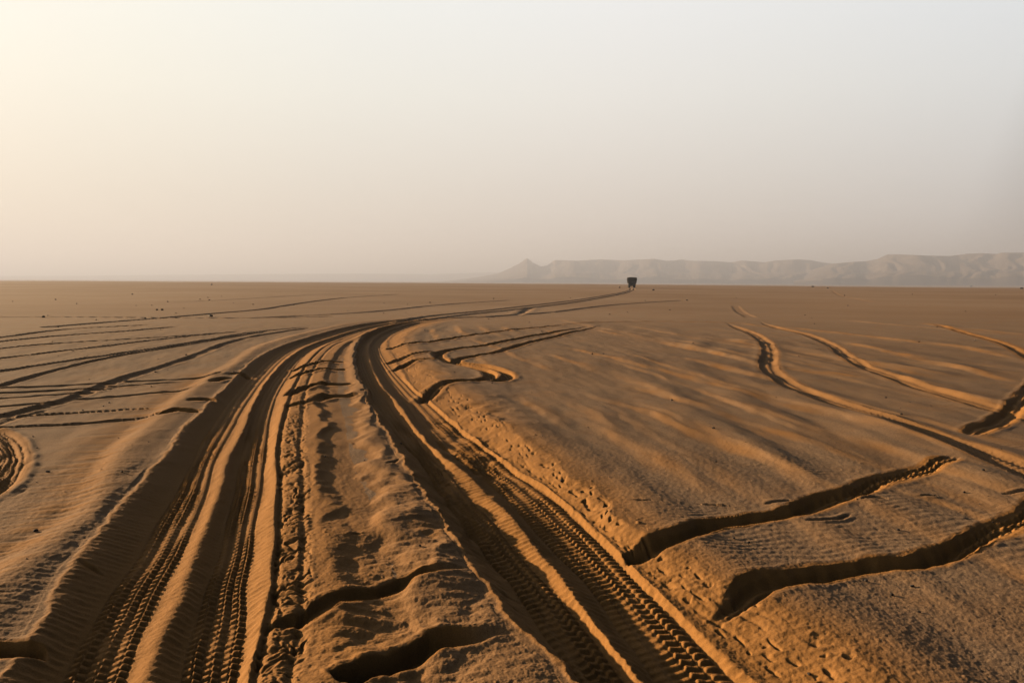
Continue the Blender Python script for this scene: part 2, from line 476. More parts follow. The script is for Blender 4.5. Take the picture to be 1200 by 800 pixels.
# ------------------------------------------------------------------ grooves and lighter tracks
def groove(pts, w=0.30, depth=0.10, label=None, berm=0.2, steep=0.07, wob=0.03, lug=0.0, loose=1.0, ends=(0.15, 0.15), seed=0, bermw=.12, fine=False, z=0.0, dprof=None):
    """a wheel track pressed into the sand: w full width"""
    P = spline(gpl(pts, z))
    hw = w / 2
    pad = hw + bermw * 2.2 + 0.12 + wob
    sl, s, t, L = field(P, pad)
    x, y = X[sl], Y[sl]
    s0 = s
    s = s + wob * noise(x / .45, y / .45, 81 + seed) + 0.4 * wob * noise(x / .12, y / .12, 82 + seed)
    e = (sstep(0, ends[0], t) if ends[0] else 1) * (sstep(0, ends[1], L - t) if ends[1] else 1)
    a = np.abs(s) + hw * .7 * (1 - e)
    vary = np.clip(0.9 + 0.5 * noise(t / 1.1, t * 0 + seed * 3.1, 83), .35, 1.25)
    st = min(steep, hw * .8)
    if dprof:
        vary = np.interp(t / L, [d[0] for d in dprof], [d[1] for d in dprof]).astype(np.float32) * (.92 + .16 * noise(t / .5, t * 0 + seed, 85))
        # slumped sand on the floor
        vary = vary - .16 * sstep(-.1, .6, noise(t / .7, s / .25, 87 + seed)) * sstep(0, .6, t) * sstep(0, .6, L - t)
    pr = -(1 - sstep(hw - st, hw, a)) * depth * vary
    bm_ = berm * depth * np.exp(-((a - hw - bermw * .55) / (bermw * .5)) ** 2) * (0.8 + .7 * noise(x / .3, y / .3, 84 + seed))
    ins = np.abs(s0) < pad
    m = np.where(ins, e, 0)
    Z[sl] += m * (pr + bm_)
    if lug:
        u = np.clip(s / (hw - st * .6), -1, 1)
        tr = tread(t, u, pitch=0.10 if not fine else 0.085, cols=4)
        dirw = lod(0.10)[sl[0]] if not fine else 1.0
        Z[sl] += m * .12 * depth * np.cos(s / hw * 3 * math.pi) * (1 - sstep(hw * .6, hw, a))
        if dprof: dirw = dirw * sstep(.4, .6, t / L) * (1 - sstep(.9, 1, t / L))
        Z[sl] += m * (tr - .5) * lug * (1 - sstep(hw - st, hw, a)) * dirw
    LOOSE[sl] = np.maximum(LOOSE[sl], m * loose * (1 - sstep(hw, hw + bermw, a)))
    MICRO[sl] = np.where((a < hw) & ins & (e > .5), 0.2, MICRO[sl])
    if label:
        k = own(label)
        OWN[sl] = np.where((a < hw + .02) & ins & (e > .4), k, OWN[sl])


def mid(up, lo):
    return [((a[0] + b[0]) / 2, (a[1] + b[1]) / 2) for a, b in zip(up, lo)]


# deep cross grooves of a vehicle that crossed the lane
groove([(731, 655), (745, 645), (775, 638), (803, 629), (838, 615.5), (880, 608), (935, 601), (968, 590), (997, 582), (1020, 573), (1053, 562), (1095, 550), (1122, 541)],
       0.245, 0.105, 'short deep groove with dark far wall running right from the ribbed rut to the first lighter track', .05, .07, .035, .017, seed=1, ends=(.22, .3), bermw=.07, dprof=[(0, 1), (.30, 1), (.5, .7), (.72, .34), (1, .26)])
groove([(1137, 513), (1155, 504), (1168, 497), (1180, 488), (1192, 477), (1205, 462), (1225, 440)], .30, .050,
       'short stretch of groove curving up to the right edge between the two broad tracks', .15, .08, .03, .02, seed=2, bermw=.08, dprof=[(0, .5), (.15, 1), (.42, 1), (.5, .35), (.58, .4), (.7, 1), (1, 1)])
groove([(812, 728), (838, 717), (875, 700), (915, 683), (965, 671), (1020, 664), (1066, 660), (1105, 648), (1145, 634), (1185, 616), (1230, 596), (1300, 570)],
       0.255, 0.108, 'nearest deep groove with dark far wall winding to the right edge', .05, .07, .045, .017, seed=3, ends=(.55, .1), bermw=.07, dprof=[(0, .45), (.15, .8), (.28, 1), (.42, 1), (.56, .5), (.7, .3), (1, .28)])
groove([(300, 744), (320, 733), (358, 725), (387, 710), (420, 700), (450, 693), (475, 683), (505, 677), (535, 672), (562, 671)],
       0.165, 0.095, 'narrow dark groove cut across the sand hump between the two deep ruts', .08, .035, .02, 0, bermw=.05, seed=4, ends=(.25, .35))
groove([(395, 812), (425, 795), (455, 783), (488, 768), (515, 755), (550, 750), (580, 746), (612, 746)],
       0.20, 0.105, 'wide dark groove cut across the sand hump nearest the viewer', .08, .035, .02, 0, bermw=.05, seed=5, ends=(.05, .35))
groove([(-120, 760), (-40, 766), (0, 768), (30, 769), (58, 772)], 0.17, 0.10, 'short dark groove through the berm left of the left rut', .08, .035, .02, 0, bermw=.05, seed=6, ends=(.1, .1))
groove([(86, 654), (100, 661), (128, 668)], 0.06, 0.02, None, .3, .03, .01, 0, seed=7, z=.03)

# small grooves across the lane, far end of the hump
for q, pts in enumerate([[(345, 432), (384, 425), (408, 425)], [(341, 441), (380, 434), (410, 433.5)], [(335, 464), (370, 453), (418, 450)], [(331, 477), (363, 473), (384, 466), (425, 464)],
                         [(455, 422), (480, 417), (513, 413)], [(462, 430), (490, 423), (515, 423)], [(453, 407), (500, 401.5), (543, 395), (600, 387), (660, 380.5)]]):
    groove(pts, .24, .085, ['thin dark groove across the hump, farthest of four', 'thin dark groove across the hump, second farthest of four', 'thin dark groove across the hump, second nearest of four',
                           'thin dark groove across the hump, nearest of four', 'thin groove joining the right rut to the looping track, farther one', 'thin groove joining the right rut to the looping track, nearer one',
                           'long thin track leaving the right rut towards the far right'][q], .25, .06, .02, 0, seed=10 + q)
groove([(700, 380), (660, 387.5), (617, 395), (567, 405), (535, 408.5), (517, 413), (514, 418), (527, 425), (560, 431), (573, 436), (576, 440.5), (566, 446), (527, 449), (505, 458), (495, 466)], .27, .085,
       'looping track that doubles back near the right rut, left wheel', .18, .07, .02, .01, seed=20, ends=(6, .2))
groove([(715, 379.5), (660, 392), (607, 405), (583, 412.5), (545, 419), (533, 424), (558, 427), (586, 434), (596, 440), (588, 446), (568, 448)], .25, .075,
       'looping track that doubles back near the right rut, right wheel', .18, .07, .02, .01, seed=21, ends=(6, .3))
# berm crossings on the left
for q, pts in enumerate([[(267, 436), (283, 434), (292, 437)], [(247, 446), (262, 441), (277, 440)], [(183, 483), (207, 478), (238, 479)], [(217, 468), (240, 465), (257, 466)]]):
    groove(pts, .2, .07, None, .2, .05, .015, 0, seed=30 + q, z=.08)
# light tracks of the left plain
LEFT = [
    ([(0, 488), (67, 472), (133, 447), (213, 422), (283, 397), (333, 388), (367, 383)], .34, .035, 0, 'broad straight track slanting across all others on the left plain'),
    ([(-60, 468), (0, 452), (67, 433), (133, 418), (200, 407), (267, 395.5), (317, 387.5)], .26, .045, 0, 'thin curving track on the left plain, next above the broad slanting one'),
    ([(-60, 446), (0, 435), (67, 425), (167, 410), (240, 398.5), (300, 388.5), (367, 382)], .28, .045, 0, 'thin curving track on the left plain, third from the broad slanting one'),
    ([(-60, 428), (0, 420), (100, 408), (187, 397.5), (267, 389.5)], .3, .05, 0, 'thin track on the left plain, running just inside the far bundle'),
    ([(-60, 415), (0, 408), (67, 402), (150, 397), (240, 391.5), (290, 387.5)], .32, .05, 0, 'thin flat track on the left plain, lowest of the far bundle'),
    ([(-60, 402), (0, 395), (83, 385), (183, 379.5)], .4, .06, 0, 'faint track on the left plain, farthest of the far bundle'),
    ([(-60, 408), (0, 400), (67, 393), (140, 388), (213, 381.5)], .4, .06, 0, 'faint track on the left plain, second farthest of the far bundle'),
    ([(-40, 456), (0, 455), (100, 450), (167, 446), (240, 443), (268, 436)], .2, .05, 0, 'thin level track ending at the berm, farthest of four'),
    ([(-40, 463), (0, 461), (100, 455), (200, 448), (247, 446)], .2, .05, 0, 'thin level track ending at the berm, second of four'),
    ([(-40, 470), (0, 467), (60, 463), (110, 458), (150, 452)], .18, .045, 0, 'thin level track that merges into its neighbour on the left plain'),
    ([(-40, 479), (0, 477), (100, 468), (167, 462), (215, 458), (240, 451)], .19, .045, 0, 'thin level track ending at the berm, nearest of the smooth ones'),
    ([(-40, 490.5), (0, 489), (100, 483), (187, 478), (207, 477)], .2, .030, .035, 'lug printed track on the left plain, farther one'),
    ([(-40, 503.5), (0, 501), (100, 496), (180, 489), (200, 482)], .2, .030, .035, 'lug printed track on the left plain, nearer one'),
    ([(-120, 375), (0, 371), (133, 371), (300, 372), (400, 370)], .5, .05, 0, 'faint far track lying level beyond the lane bend'),
    ([(250, 367), (300, 363), (350, 356), (400, 350), (470, 345)], .7, .06, 0, 'faint far track rising to the horizon left of the lorry'),
    ([(60, 480), (33, 486), (0, 496), (-40, 512)], .15, .012, 0, None),
    ([(40, 570), (15, 581), (-20, 594)], .10, .012, 0, None),
]
for q, (pts, w, d, lug, lab) in enumerate(LEFT):
    if lab:
        k0 = 0 if pts[0][0] < pts[-1][0] else -1
        a_, b_ = (pts[0], pts[1]) if k0 == 0 else (pts[-1], pts[-2])
        ext = (a_[0] - 200, a_[1] + (a_[1] - b_[1]) / (a_[0] - b_[0]) * -200)
        pts = [ext] + pts if k0 == 0 else pts + [ext]
    groove(pts, w * .8, d * 1.05, lab, .22, .06, .02, lug, loose=.45, seed=40 + q, fine=True, ends=(.2, .8), bermw=.09)
# ring-shaped turning tracks at the left edge
for q, (pts, w, d) in enumerate([([(-40, 497), (0, 506), (15, 515), (24, 532), (20, 552), (0, 574), (-40, 600)], .16, .030), ([(-40, 503), (0, 513), (11, 521), (17, 534), (13, 549), (0, 565), (-40, 590)], .12, .025),
                                 ([(-40, 512), (0, 521), (6, 527), (10, 535), (7, 545), (0, 555), (-40, 580)], .14, .032), ([(-40, 522), (-6, 529), (0, 536), (-4, 544), (-40, 565)], .13, .03)]):
    groove(pts, w, d, ['ring shaped turning track at the left edge, outermost ring', 'ring shaped turning track at the left edge, second ring from outside', 'ring shaped turning track at the left edge, third ring from outside', 'ring shaped turning track at the left edge, innermost ring'][q],
           .5, .06, .015, .008, seed=70 + q, fine=True, bermw=.08, ends=(.7, .7))
# tracks of the right plain
groove([(849, 376), (860, 382), (883, 391), (897, 403), (902, 415), (900, 428), (908, 440), (945, 461), (1000, 482), (1050, 499), (1100, 517), (1133, 530), (1200, 556), (1290, 590)],
       .42, .036, 'broad shallow track winding down the right plain, left one of two', .10, .10, .018, .006, seed=80, bermw=.13, loose=.7, ends=(7, .2))
groove([(888, 375), (903, 382), (943, 391), (977, 406), (997, 423), (1033, 439), (1083, 456), (1133, 471), (1200, 489), (1290, 512)],
       .38, .033, 'broad shallow track winding down the right plain, right one of two', .10, .10, .018, .005, seed=81, bermw=.13, loose=.7, ends=(7, .2))
groove([(1077, 375), (1133, 390), (1177, 403), (1198, 415), (1230, 431), (1300, 452)], .30, .026, 'shallow track bending out of view at the right edge', .12, .12, .02, 0, seed=82, bermw=.2, ends=(7, .2))
for q, pts in enumerate([[(862, 358), (867, 364), (880, 371)], [(975, 341), (990, 348), (1020, 354)]]):
    groove(pts, .7, .022, None, .2, .2, .05, 0, seed=84 + q, loose=.3)
# the lorry's way to the horizon
FAR = [([(467, 377), (500, 370.5), (550, 365.5), (617, 358.5), (683, 351), (720, 345), (738.3, 340.5), (739.5, 338.2)], 'far wheel rut leading to the lorry, left wheel'),
       ([(494, 375), (550, 368), (617, 361), (683, 353), (724, 346), (742.5, 340.5), (742.6, 338.2)], 'far wheel rut leading to the lorry, right wheel')]
for q, (pts, lab) in enumerate(FAR):
    groove(pts, .55, .075, lab, .25, .25, .05, 0, seed=90 + q, bermw=.3, loose=.4)
for q, pts in enumerate([[(520, 372.5), (560, 371), (600, 369), (615, 364), (622, 360)], [(560, 372), (640, 366), (720, 357), (800, 352)], [(300, 372), (420, 366), (520, 357), (600, 352)]]):
    groove(pts, .6, .06, None, .3, .25, .05, 0, seed=95 + q, bermw=.35, loose=.3)
for q, pts in enumerate([[(0, 352), (300, 347), (600, 343)], [(760, 352), (1000, 358), (1200, 362)], [(640, 348), (800, 344), (1000, 341)], [(120, 358), (260, 352), (420, 342)], [(900, 350), (1050, 347), (1200, 350)]]):
    groove(pts, .6, .05, None, .3, .25, .08, 0, seed=130 + q, bermw=.35, loose=.2, ends=(12, 12))
# small scarps and cracks of the crust
for q, pts in enumerate([[(810, 590), (840, 592), (866, 594)], [(888, 593), (912, 592), (936, 591)], [(1001, 590), (1025, 588), (1052, 591)], [(1072, 586), (1107, 584)], [(1166, 586), (1200, 584), (1230, 585)],
                         [(1000, 603), (985, 610), (935, 613)], [(672, 613), (690, 610), (695, 609)], [(402, 631), (418, 627), (436, 626)], [(470, 700), (482, 696), (492, 694)], [(450, 549), (462, 544), (470, 539)],
                         [(316, 650), (340, 646), (362, 645), (366, 642)], [(730, 590), (760, 592), (770, 590)], [(40, 603), (22, 602)], [(1032, 690), (1045, 697)], [(700, 590), (720, 590)]]):
    groove(pts, .045, .026, None, .25, .02, .015, 0, seed=110 + q, loose=.3, bermw=.04)
# blown sand in the lee of the left berm: streaky tongues
P = spline(gpl([(-60, 712), (0, 662), (33, 637), (83, 600), (103, 570), (133, 523), (163, 497), (210, 462), (245, 438)]))
sl, s, t, L = field(P, 1.6)
x, y = X[sl], Y[sl]
stk = noise((x + .5 * y) / 0.9, (y - .5 * x) / 0.10, 130) + .6 * noise((x + .5 * y) / .4, (y - .5 * x) / 0.05, 131)
near = np.where(np.abs(s) < 1.6, 1, 0) * np.exp(-np.abs(s + .05) / .38)
Z[sl] += near * .006 * stk
LOOSE[sl] = np.maximum(LOOSE[sl], np.minimum(1, near * 1.3) * (.45 + .55 * sstep(-.5, .6, stk)))

# ------------------------------------------------------------------ hump between the ruts, small-scale relief
hump = np.exp(-((X + 0.62 - .02 * Y) / .55) ** 2) * (1 - sstep(9, 14, Y)) * sstep(1.5, 2.5, Y)
wx = X + .12 * noise(X / .35, Y / .35, 140)
Z += hump * (.046 * noise(wx / .40, Y / .62, 141) + .014 * np.abs(noise(wx / .22, Y / .16, 142)) + .007 * noise(wx / .09, Y / .07, 139))
LOOSE = np.maximum(LOOSE, hump * .75 * sstep(.05, .45, noise(wx / .42 + .25, Y / .75, 141)))
# soft undulation everywhere, wind-combed to the right and back
Z += MICRO * .007 * noise((X + .14 * Y) / .95, (Y - .14 * X) / 6.5, 150) * sstep(2, 4, fd) * (1 - sstep(35, 60, fd)) * sstep(-.02, .08, X / np.maximum(fd, 1))
Z += MICRO * .005 * noise((X + .14 * Y) / .38, (Y - .14 * X) / 2.2, 151) * sstep(2, 4, fd) * (1 - sstep(25, 40, fd))
a1 = (X * .97 + Y * .24); b1 = (Y * .97 - X * .24)
Z += MICRO * .010 * noise(a1 / .55, b1 / 1.7, 143) * sstep(1.5, 3, fd) * (1 - sstep(25, 45, fd))
Z += MICRO * .004 * noise(a1 / .16, b1 / .4, 144) * lod(.3)
Z += MICRO * .0022 * noise(X / .045, Y / .05, 145) * lod(.05)
Z += MICRO * .0012 * noise(X / .018, Y / .02, 146) * lod(.02)
Z += .0012 * noise(X / .03, Y / .03, 147) * lod(.03)
rip = np.sin((b1 + .10 * noise(a1 / .5, b1 / .5, 148)) / .085 * 2 * math.pi) * sstep(-.1, .5, noise(X / 1.3, Y / 1.6, 149))
Z += MICRO * .0016 * rip * lod(.085) * (1 - sstep(-.2, .6, LOOSE - .3))
# fine grain and crumbs of turned-up sand
churn = np.clip(LOOSE * 1.2, 0, 1) * (1 - sstep(10, 16, fd))
Z += .0016 * noise(X / .028, Y / .028, 170) * lod(.04) * .7 * (.3 + .7 * churn) + .0009 * noise(X / .013, Y / .013, 171) * lod(.02)
pt = sstep(-.05, .45, noise(X / .5, Y / .6, 172)) * (OWN == 0) * churn
Z += pt * (.006 * sstep(.62, .82, noise(X / .040, Y / .040, 173)) + .012 * sstep(.70, .88, noise(X / .075, Y / .075, 174))) * lod(.06)
# the sheet sinks away from under the nearest hidden rows without a hole
Z = Z.astype(np.float32)


def ground_z(x, y):
    r, a = math.hypot(x, y), math.atan2(x, y)
    i = int(np.clip(np.searchsorted(RS, r) - 1, 0, NR - 2)); j = int(np.clip(np.searchsorted(AZ, a) - 1, 0, NA - 2))
    u = (r - RS[i]) / (RS[i + 1] - RS[i]); v = (a - AZ[j]) / (AZ[j + 1] - AZ[j])
    return float((Z[i, j] * (1 - v) + Z[i, j + 1] * v) * (1 - u) + (Z[i + 1, j] * (1 - v) + Z[i + 1, j + 1] * v) * u)


# ------------------------------------------------------------------ materials
def new_mat(name):
    m = bpy.data.materials.new(name)
    m.use_nodes = True
    nt = m.node_tree
    b = nt.nodes['Principled BSDF']
    return m, nt, b


def N(nt, t, **kw):
    n = nt.nodes.new(t)
    for k, v in kw.items():
        if k in n.inputs: n.inputs[k].default_value = v
        else: setattr(n, k, v)
    return n


def ramp(nt, fac, stops):
    n = nt.nodes.new('ShaderNodeValToRGB')
    while len(n.color_ramp.elements) < len(stops): n.color_ramp.elements.new(0.5)
    for e, (p, c) in zip(n.color_ramp.elements, stops):
        e.position = p; e.color = (*c, 1)
    nt.links.new(fac, n.inputs[0])
    return n


def mix(nt, fac, a, b, mode='MIX'):
    n = nt.nodes.new('ShaderNodeMix'); n.data_type = 'RGBA'; n.blend_type = mode
    for sock, v in ((n.inputs[0], fac), (n.inputs[6], a), (n.inputs[7], b)):
        if isinstance(v, bpy.types.NodeSocket): nt.links.new(v, sock)
        elif isinstance(v, (int, float)): sock.default_value = v
        else: sock.default_value = (*v, 1)
    return n.outputs[2]


CRUST = ((0.062, 0.042, 0.029), (0.285, 0.192, 0.120), (0.48, 0.33, 0.20))
SAND = ((0.265, 0.127, 0.038), (0.38, 0.186, 0.055))


def sand_material():
    m, nt, b = new_mat('desert_sand')
    L = nt.links.new
    tc = N(nt, 'ShaderNodeTexCoord')
    at = N(nt, 'ShaderNodeAttribute', attribute_name='loose')
    g1 = N(nt, 'ShaderNodeTexNoise', Scale=150.0, Detail=3.0, Roughness=.65); L(tc.outputs['Object'], g1.inputs['Vector'])
    g2 = N(nt, 'ShaderNodeTexNoise', Scale=48.0, Detail=4.0, Roughness=.7); L(tc.outputs['Object'], g2.inputs['Vector'])
    g3 = N(nt, 'ShaderNodeTexNoise', Scale=1.1, Detail=4.0, Roughness=.55); L(tc.outputs['Object'], g3.inputs['Vector'])
    g4 = N(nt, 'ShaderNodeTexNoise', Scale=.05, Detail=4.0, Roughness=.6); L(tc.outputs['Object'], g4.inputs['Vector'])
    cr = ramp(nt, g1.outputs[0], [(.30, CRUST[0]), (.5, CRUST[1]), (.72, CRUST[2])])
    g5 = N(nt, 'ShaderNodeTexNoise', Scale=.42, Detail=5.0, Roughness=.6, Distortion=.4); L(tc.outputs['Object'], g5.inputs['Vector'])
    cr2 = mix(nt, .35, cr.outputs[0], ramp(nt, g2.outputs[0], [(.35, CRUST[0]), (.52, CRUST[1]), (.7, CRUST[2])]).outputs[0])
    cr2 = mix(nt, 1.0, cr2, ramp(nt, g5.outputs[0], [(.32, (.90, .90, .92)), (.5, (1.02, 1.02, 1.02)), (.68, (1.12, 1.11, 1.08))]).outputs[0], 'MULTIPLY')
    ap = N(nt, 'ShaderNodeAttribute', attribute_name='pale')
    g6 = N(nt, 'ShaderNodeTexNoise', Scale=.035, Detail=5.0, Roughness=.6); L(tc.outputs['Object'], g6.inputs['Vector'])
    cr2 = mix(nt, ap.outputs['Fac'], cr2, ramp(nt, g6.outputs[0], [(.34, (.285, .190, .120)), (.5, (.35, .24, .155)), (.66, (.40, .285, .195))]).outputs[0])
    sa = ramp(nt, g1.outputs[0], [(.3, SAND[0]), (.6, SAND[1])])
    # patchiness of the crust: some fine sand shows through
    f = N(nt, 'ShaderNodeMapRange'); f.inputs['From Min'].default_value = .42; f.inputs['From Max'].default_value = .75
    f.inputs['To Min'].default_value = 0.0; f.inputs['To Max'].default_value = .40
    L(g3.outputs[0], f.inputs[0])
    f2 = N(nt, 'ShaderNodeMapRange'); f2.inputs['From Min'].default_value = .4; f2.inputs['From Max'].default_value = .65
    f2.inputs['To Min'].default_value = 0.0; f2.inputs['To Max'].default_value = .20
    L(g4.outputs[0], f2.inputs[0])
    sm = N(nt, 'ShaderNodeMath', operation='MAXIMUM'); L(f.outputs[0], sm.inputs[0]); L(at.outputs['Fac'], sm.inputs[1])
    sm2 = N(nt, 'ShaderNodeMath', operation='MAXIMUM'); L(sm.outputs[0], sm2.inputs[0]); L(f2.outputs[0], sm2.inputs[1])
    # soften the edge between the two with grains
    ad = N(nt, 'ShaderNodeMath', operation='MULTIPLY_ADD'); L(g2.outputs[0], ad.inputs[0]); ad.inputs[1].default_value = .35; L(sm2.outputs[0], ad.inputs[2])
    su = N(nt, 'ShaderNodeMath', operation='SUBTRACT', use_clamp=True); L(ad.outputs[0], su.inputs[0]); su.inputs[1].default_value = .175
    c = mix(nt, su.outputs[0], cr2, sa.outputs[0])
    L(c, b.inputs['Base Color'])
    b.inputs['Roughness'].default_value = .95
    b.inputs['Specular IOR Level'].default_value = .12
    bp = N(nt, 'ShaderNodeBump'); bp.inputs['Strength'].default_value = .55; bp.inputs['Distance'].default_value = .004
    L(g1.outputs[0], bp.inputs['Height'])
    bp2 = N(nt, 'ShaderNodeBump'); bp2.inputs['Strength'].default_value = .35; bp2.inputs['Distance'].default_value = .010
    L(g2.outputs[0], bp2.inputs['Height']); L(bp.outputs[0], bp2.inputs['Normal'])
    L(bp2.outputs[0], b.inputs['Normal'])
    return m


MAT_SAND = sand_material()


def plain(name, base, rough=.8, var=.25, scale=30, metallic=0.0):
    m, nt, b = new_mat(name)
    tc = N(nt, 'ShaderNodeTexCoord')
    n = N(nt, 'ShaderNodeTexNoise', Scale=scale, Detail=4.0); nt.links.new(tc.outputs['Object'], n.inputs['Vector'])
    r = ramp(nt, n.outputs[0], [(.3, [c * (1 - var) for c in base]), (.7, [min(1, c * (1 + var)) for c in base])])
    nt.links.new(r.outputs[0], b.inputs['Base Color'])
    b.inputs['Roughness'].default_value = rough; b.inputs['Metallic'].default_value = metallic
    return m


# ------------------------------------------------------------------ ground meshes: the sheet and, seamlessly cut out of it, each track
def build_ground():
    idx = np.arange(NR * NA, dtype=np.int32).reshape(NR, NA)
    nxt = np.concatenate([idx[:, 1:], idx[:, :1]], axis=1)
    q = np.stack([idx[:-1], nxt[:-1], nxt[1:], idx[1:]], axis=-1).reshape(-1, 4)
    q = q[:, ::-1]                         # face up
    fo = OWN[:-1, :].reshape(-1)
    co = np.stack([X, Y, Z], axis=-1).reshape(-1, 3)
    lo = LOOSE.reshape(-1).astype(np.float32); pa_ = PALE.reshape(-1).astype(np.float32)
    for k, lab in enumerate(owners):
        fq = q[fo == k]
        if len(fq) == 0: continue
        used, inv = np.unique(fq, return_inverse=True)
        v = co[used]; l = lo[used]; p_ = pa_[used]
        loops = inv.reshape(-1).astype(np.int32)
        nf = len(fq)
        sizes = np.full(nf, 4, np.int32)
        if k == 0:                          # close the little hole at the camera's foot
            v = np.vstack([v, [[0, 0, Z[0].mean()]]]); l = np.append(l, l[0]); p_ = np.append(p_, p_[0])
            first = np.searchsorted(used, idx[0]); nx = np.searchsorted(used, nxt[0])
            tri = np.stack([np.full(NA, len(v) - 1), nx, first], axis=-1).reshape(-1).astype(np.int32)
            loops = np.concatenate([loops, tri]); sizes = np.concatenate([sizes, np.full(NA, 3, np.int32)])
        name = 'ground' if k == 0 else 'tyre_track'
        me = bpy.data.meshes.new(name)
        me.vertices.add(len(v)); me.vertices.foreach_set('co', v.astype(np.float32).reshape(-1))
        me.loops.add(len(loops)); me.loops.foreach_set('vertex_index', loops)
        me.polygons.add(len(sizes))
        st = np.concatenate([[0], np.cumsum(sizes)[:-1]]).astype(np.int32)
        me.polygons.foreach_set('loop_start', st)
        me.polygons.foreach_set('use_smooth', np.ones(len(sizes), bool))
        me.update(calc_edges=True)
        at = me.attributes.new('loose', 'FLOAT', 'POINT'); at.data.foreach_set('value', l)
        at = me.attributes.new('pale', 'FLOAT', 'POINT'); at.data.foreach_set('value', p_)
        me.materials.append(MAT_SAND)
        o = bpy.data.objects.new(name, me); col.objects.link(o)
        if k == 0:
            tag(o, 'wide brown sand plain with a gritty crust, reaching to the horizon', 'ground', kind='structure')
        else:
            tag(o, lab, 'tyre track', 'tyre tracks pressed into the sand', 'structure')


build_ground()

# ------------------------------------------------------------------ far hills
MAT_HILL = None


def hill_material():
    m, nt, b = new_mat('hill_rock')
    tc = N(nt, 'ShaderNodeTexCoord')
    n = N(nt, 'ShaderNodeTexNoise', Scale=.007, Detail=6.0, Roughness=.6); nt.links.new(tc.outputs['Object'], n.inputs['Vector'])
    r = ramp(nt, n.outputs[0], [(.35, (.105, .085, .075)), (.52, (.15, .12, .10)), (.68, (.22, .175, .14))])
    geo = N(nt, 'ShaderNodeNewGeometry'); sx = N(nt, 'ShaderNodeSeparateXYZ'); nt.links.new(geo.outputs['Normal'], sx.inputs[0])
    mr = N(nt, 'ShaderNodeMapRange'); mr.inputs['From Min'].default_value = .90; mr.inputs['From Max'].default_value = .99
    nt.links.new(sx.outputs[2], mr.inputs[0])
    c = mix(nt, mr.outputs[0], r.outputs[0], (.20, .15, .115))     # drifted sand on the flatter ground
    nt.links.new(c, b.inputs['Base Color']); b.inputs['Roughness'].default_value = 1.0
    b.inputs['Specular IOR Level'].default_value = .05
    return m


MAT_HILL = hill_material()


def build_hills(name, sky, r0, r1, r_top, label, seed, base, na=900, nr=90, rough=1.0):
    """sky: skyline as places of the survey photo; a heightfield of spurs and gullies that rises from r0 to a plateau edge near r_top"""
    pts = sorted(sky)
    dirs = [ray(px, py) for px, py in pts]
    pa = np.array([math.atan2(d[0], d[1]) for d in dirs]); pe = np.array([d[2] / math.hypot(d[0], d[1]) for d in dirs])
    az = np.linspace(pa[0], pa[-1], na); el = np.interp(az, pa, pe)
    v = np.linspace(0, 1, nr)
    rr = r0 + (r1 - r0) * v
    A, RR = np.meshgrid(az, rr, indexing='ij')
    x, y = RR * np.sin(A), RR * np.cos(A)
    edge = r_top + 190 * noise(A * 20, A * 0 + seed, seed) + 70 * noise(A * 50, A * 0 + 3, seed + 1)
    q = (RR - (edge - 1080)) / 1080.0
    prof = .16 * sstep(-1.0, .3, q) + .44 * sstep(-.45, .85, q) + .40 * sstep(.35, 1.0, q)
    gully = 1 - np.abs(noise(A * 48 + .6 * noise(A * 30, RR / 400, seed + 7), RR / 620.0, seed + 2))
    g2 = 1 - np.abs(noise(A * 120, RR / 300.0, seed + 3))
    prof = prof * (1 - rough * .13 * sstep(.3, 1, gully) * sstep(.02, .25, prof) * (1 - sstep(.9, 1, prof))) - rough * .018 * g2 * sstep(.05, .3, prof) * (1 - sstep(.95, 1, prof))
    prof = prof + rough * .03 * noise(x / 260, y / 260, seed + 4) * sstep(.02, .2, prof)
    back = 1 - sstep(edge + 250, np.maximum(edge + 600, r1), RR)
    prof = np.maximum(prof, 0) * back
    Ht = (el * r_top + CAM_H - base)[:, None]
    z = base + Ht * prof
    e = ((z - CAM_H) / RR).max(axis=1)
    k = (el * 1.0 - (base - CAM_H) / r_top) / np.maximum(e - (base - CAM_H) / r_top, 1e-5)
    kk = np.clip(k, .5, 2)[:, None]
    z = base + (z - base) * kk
    z[:, 0] = base - 3; z[:, -1] = base - 3
    z -= np.where(prof < 0.004, 1.5, 0)
    z[0, :] = np.minimum(z[0, :], base + (z[0, :] - base)); z[-1, :] = z[-1, :]
    verts = np.stack([x, y, z], -1).reshape(-1, 3)
    idx = np.arange(na * nr).reshape(na, nr)
    f = np.stack([idx[:-1, :-1], idx[1:, :-1], idx[1:, 1:], idx[:-1, 1:]], -1).reshape(-1, 4)[:, ::-1]
    o = mesh_obj(name, verts.tolist(), f.tolist(), MAT_HILL, smooth=True)
    nrm = o.data.polygons[len(f) // 2].normal
    tag(o, label, 'hills', None, 'structure')
    return o


SKY_A = [(490, 330.9), (520, 329.3), (545, 326.6), (570, 323), (583, 320.6), (597, 314.5), (610, 308), (614, 304.6), (618, 302.3), (621, 304.8), (624, 307.5), (634, 312.3), (641, 311), (650, 304.7), (677, 305.5), (703, 303.9), (730, 305), (754, 303.9), (767, 303.3),
         (781, 305.5), (791, 305.2), (799, 304), (810, 305.5), (837, 306), (858, 307.3), (869, 305.2), (890, 306.8), (896, 307.5), (907, 305.4), (933, 304), (949, 304.6), (963, 307.5), (980, 309), (1000, 313), (1030, 318), (1060, 323)]
SKY_B = [(930, 325), (955, 315), (975, 309), (997, 307), (1015, 306), (1027, 304), (1040, 298.2), (1053, 298), (1088, 299.5), (1112, 300), (1133, 297.4), (1152, 296.6), (1168, 297.6), (1173, 296), (1200, 296), (1260, 297), (1330, 294), (1420, 299), (1520, 302), (1700, 310), (1900, 326)]
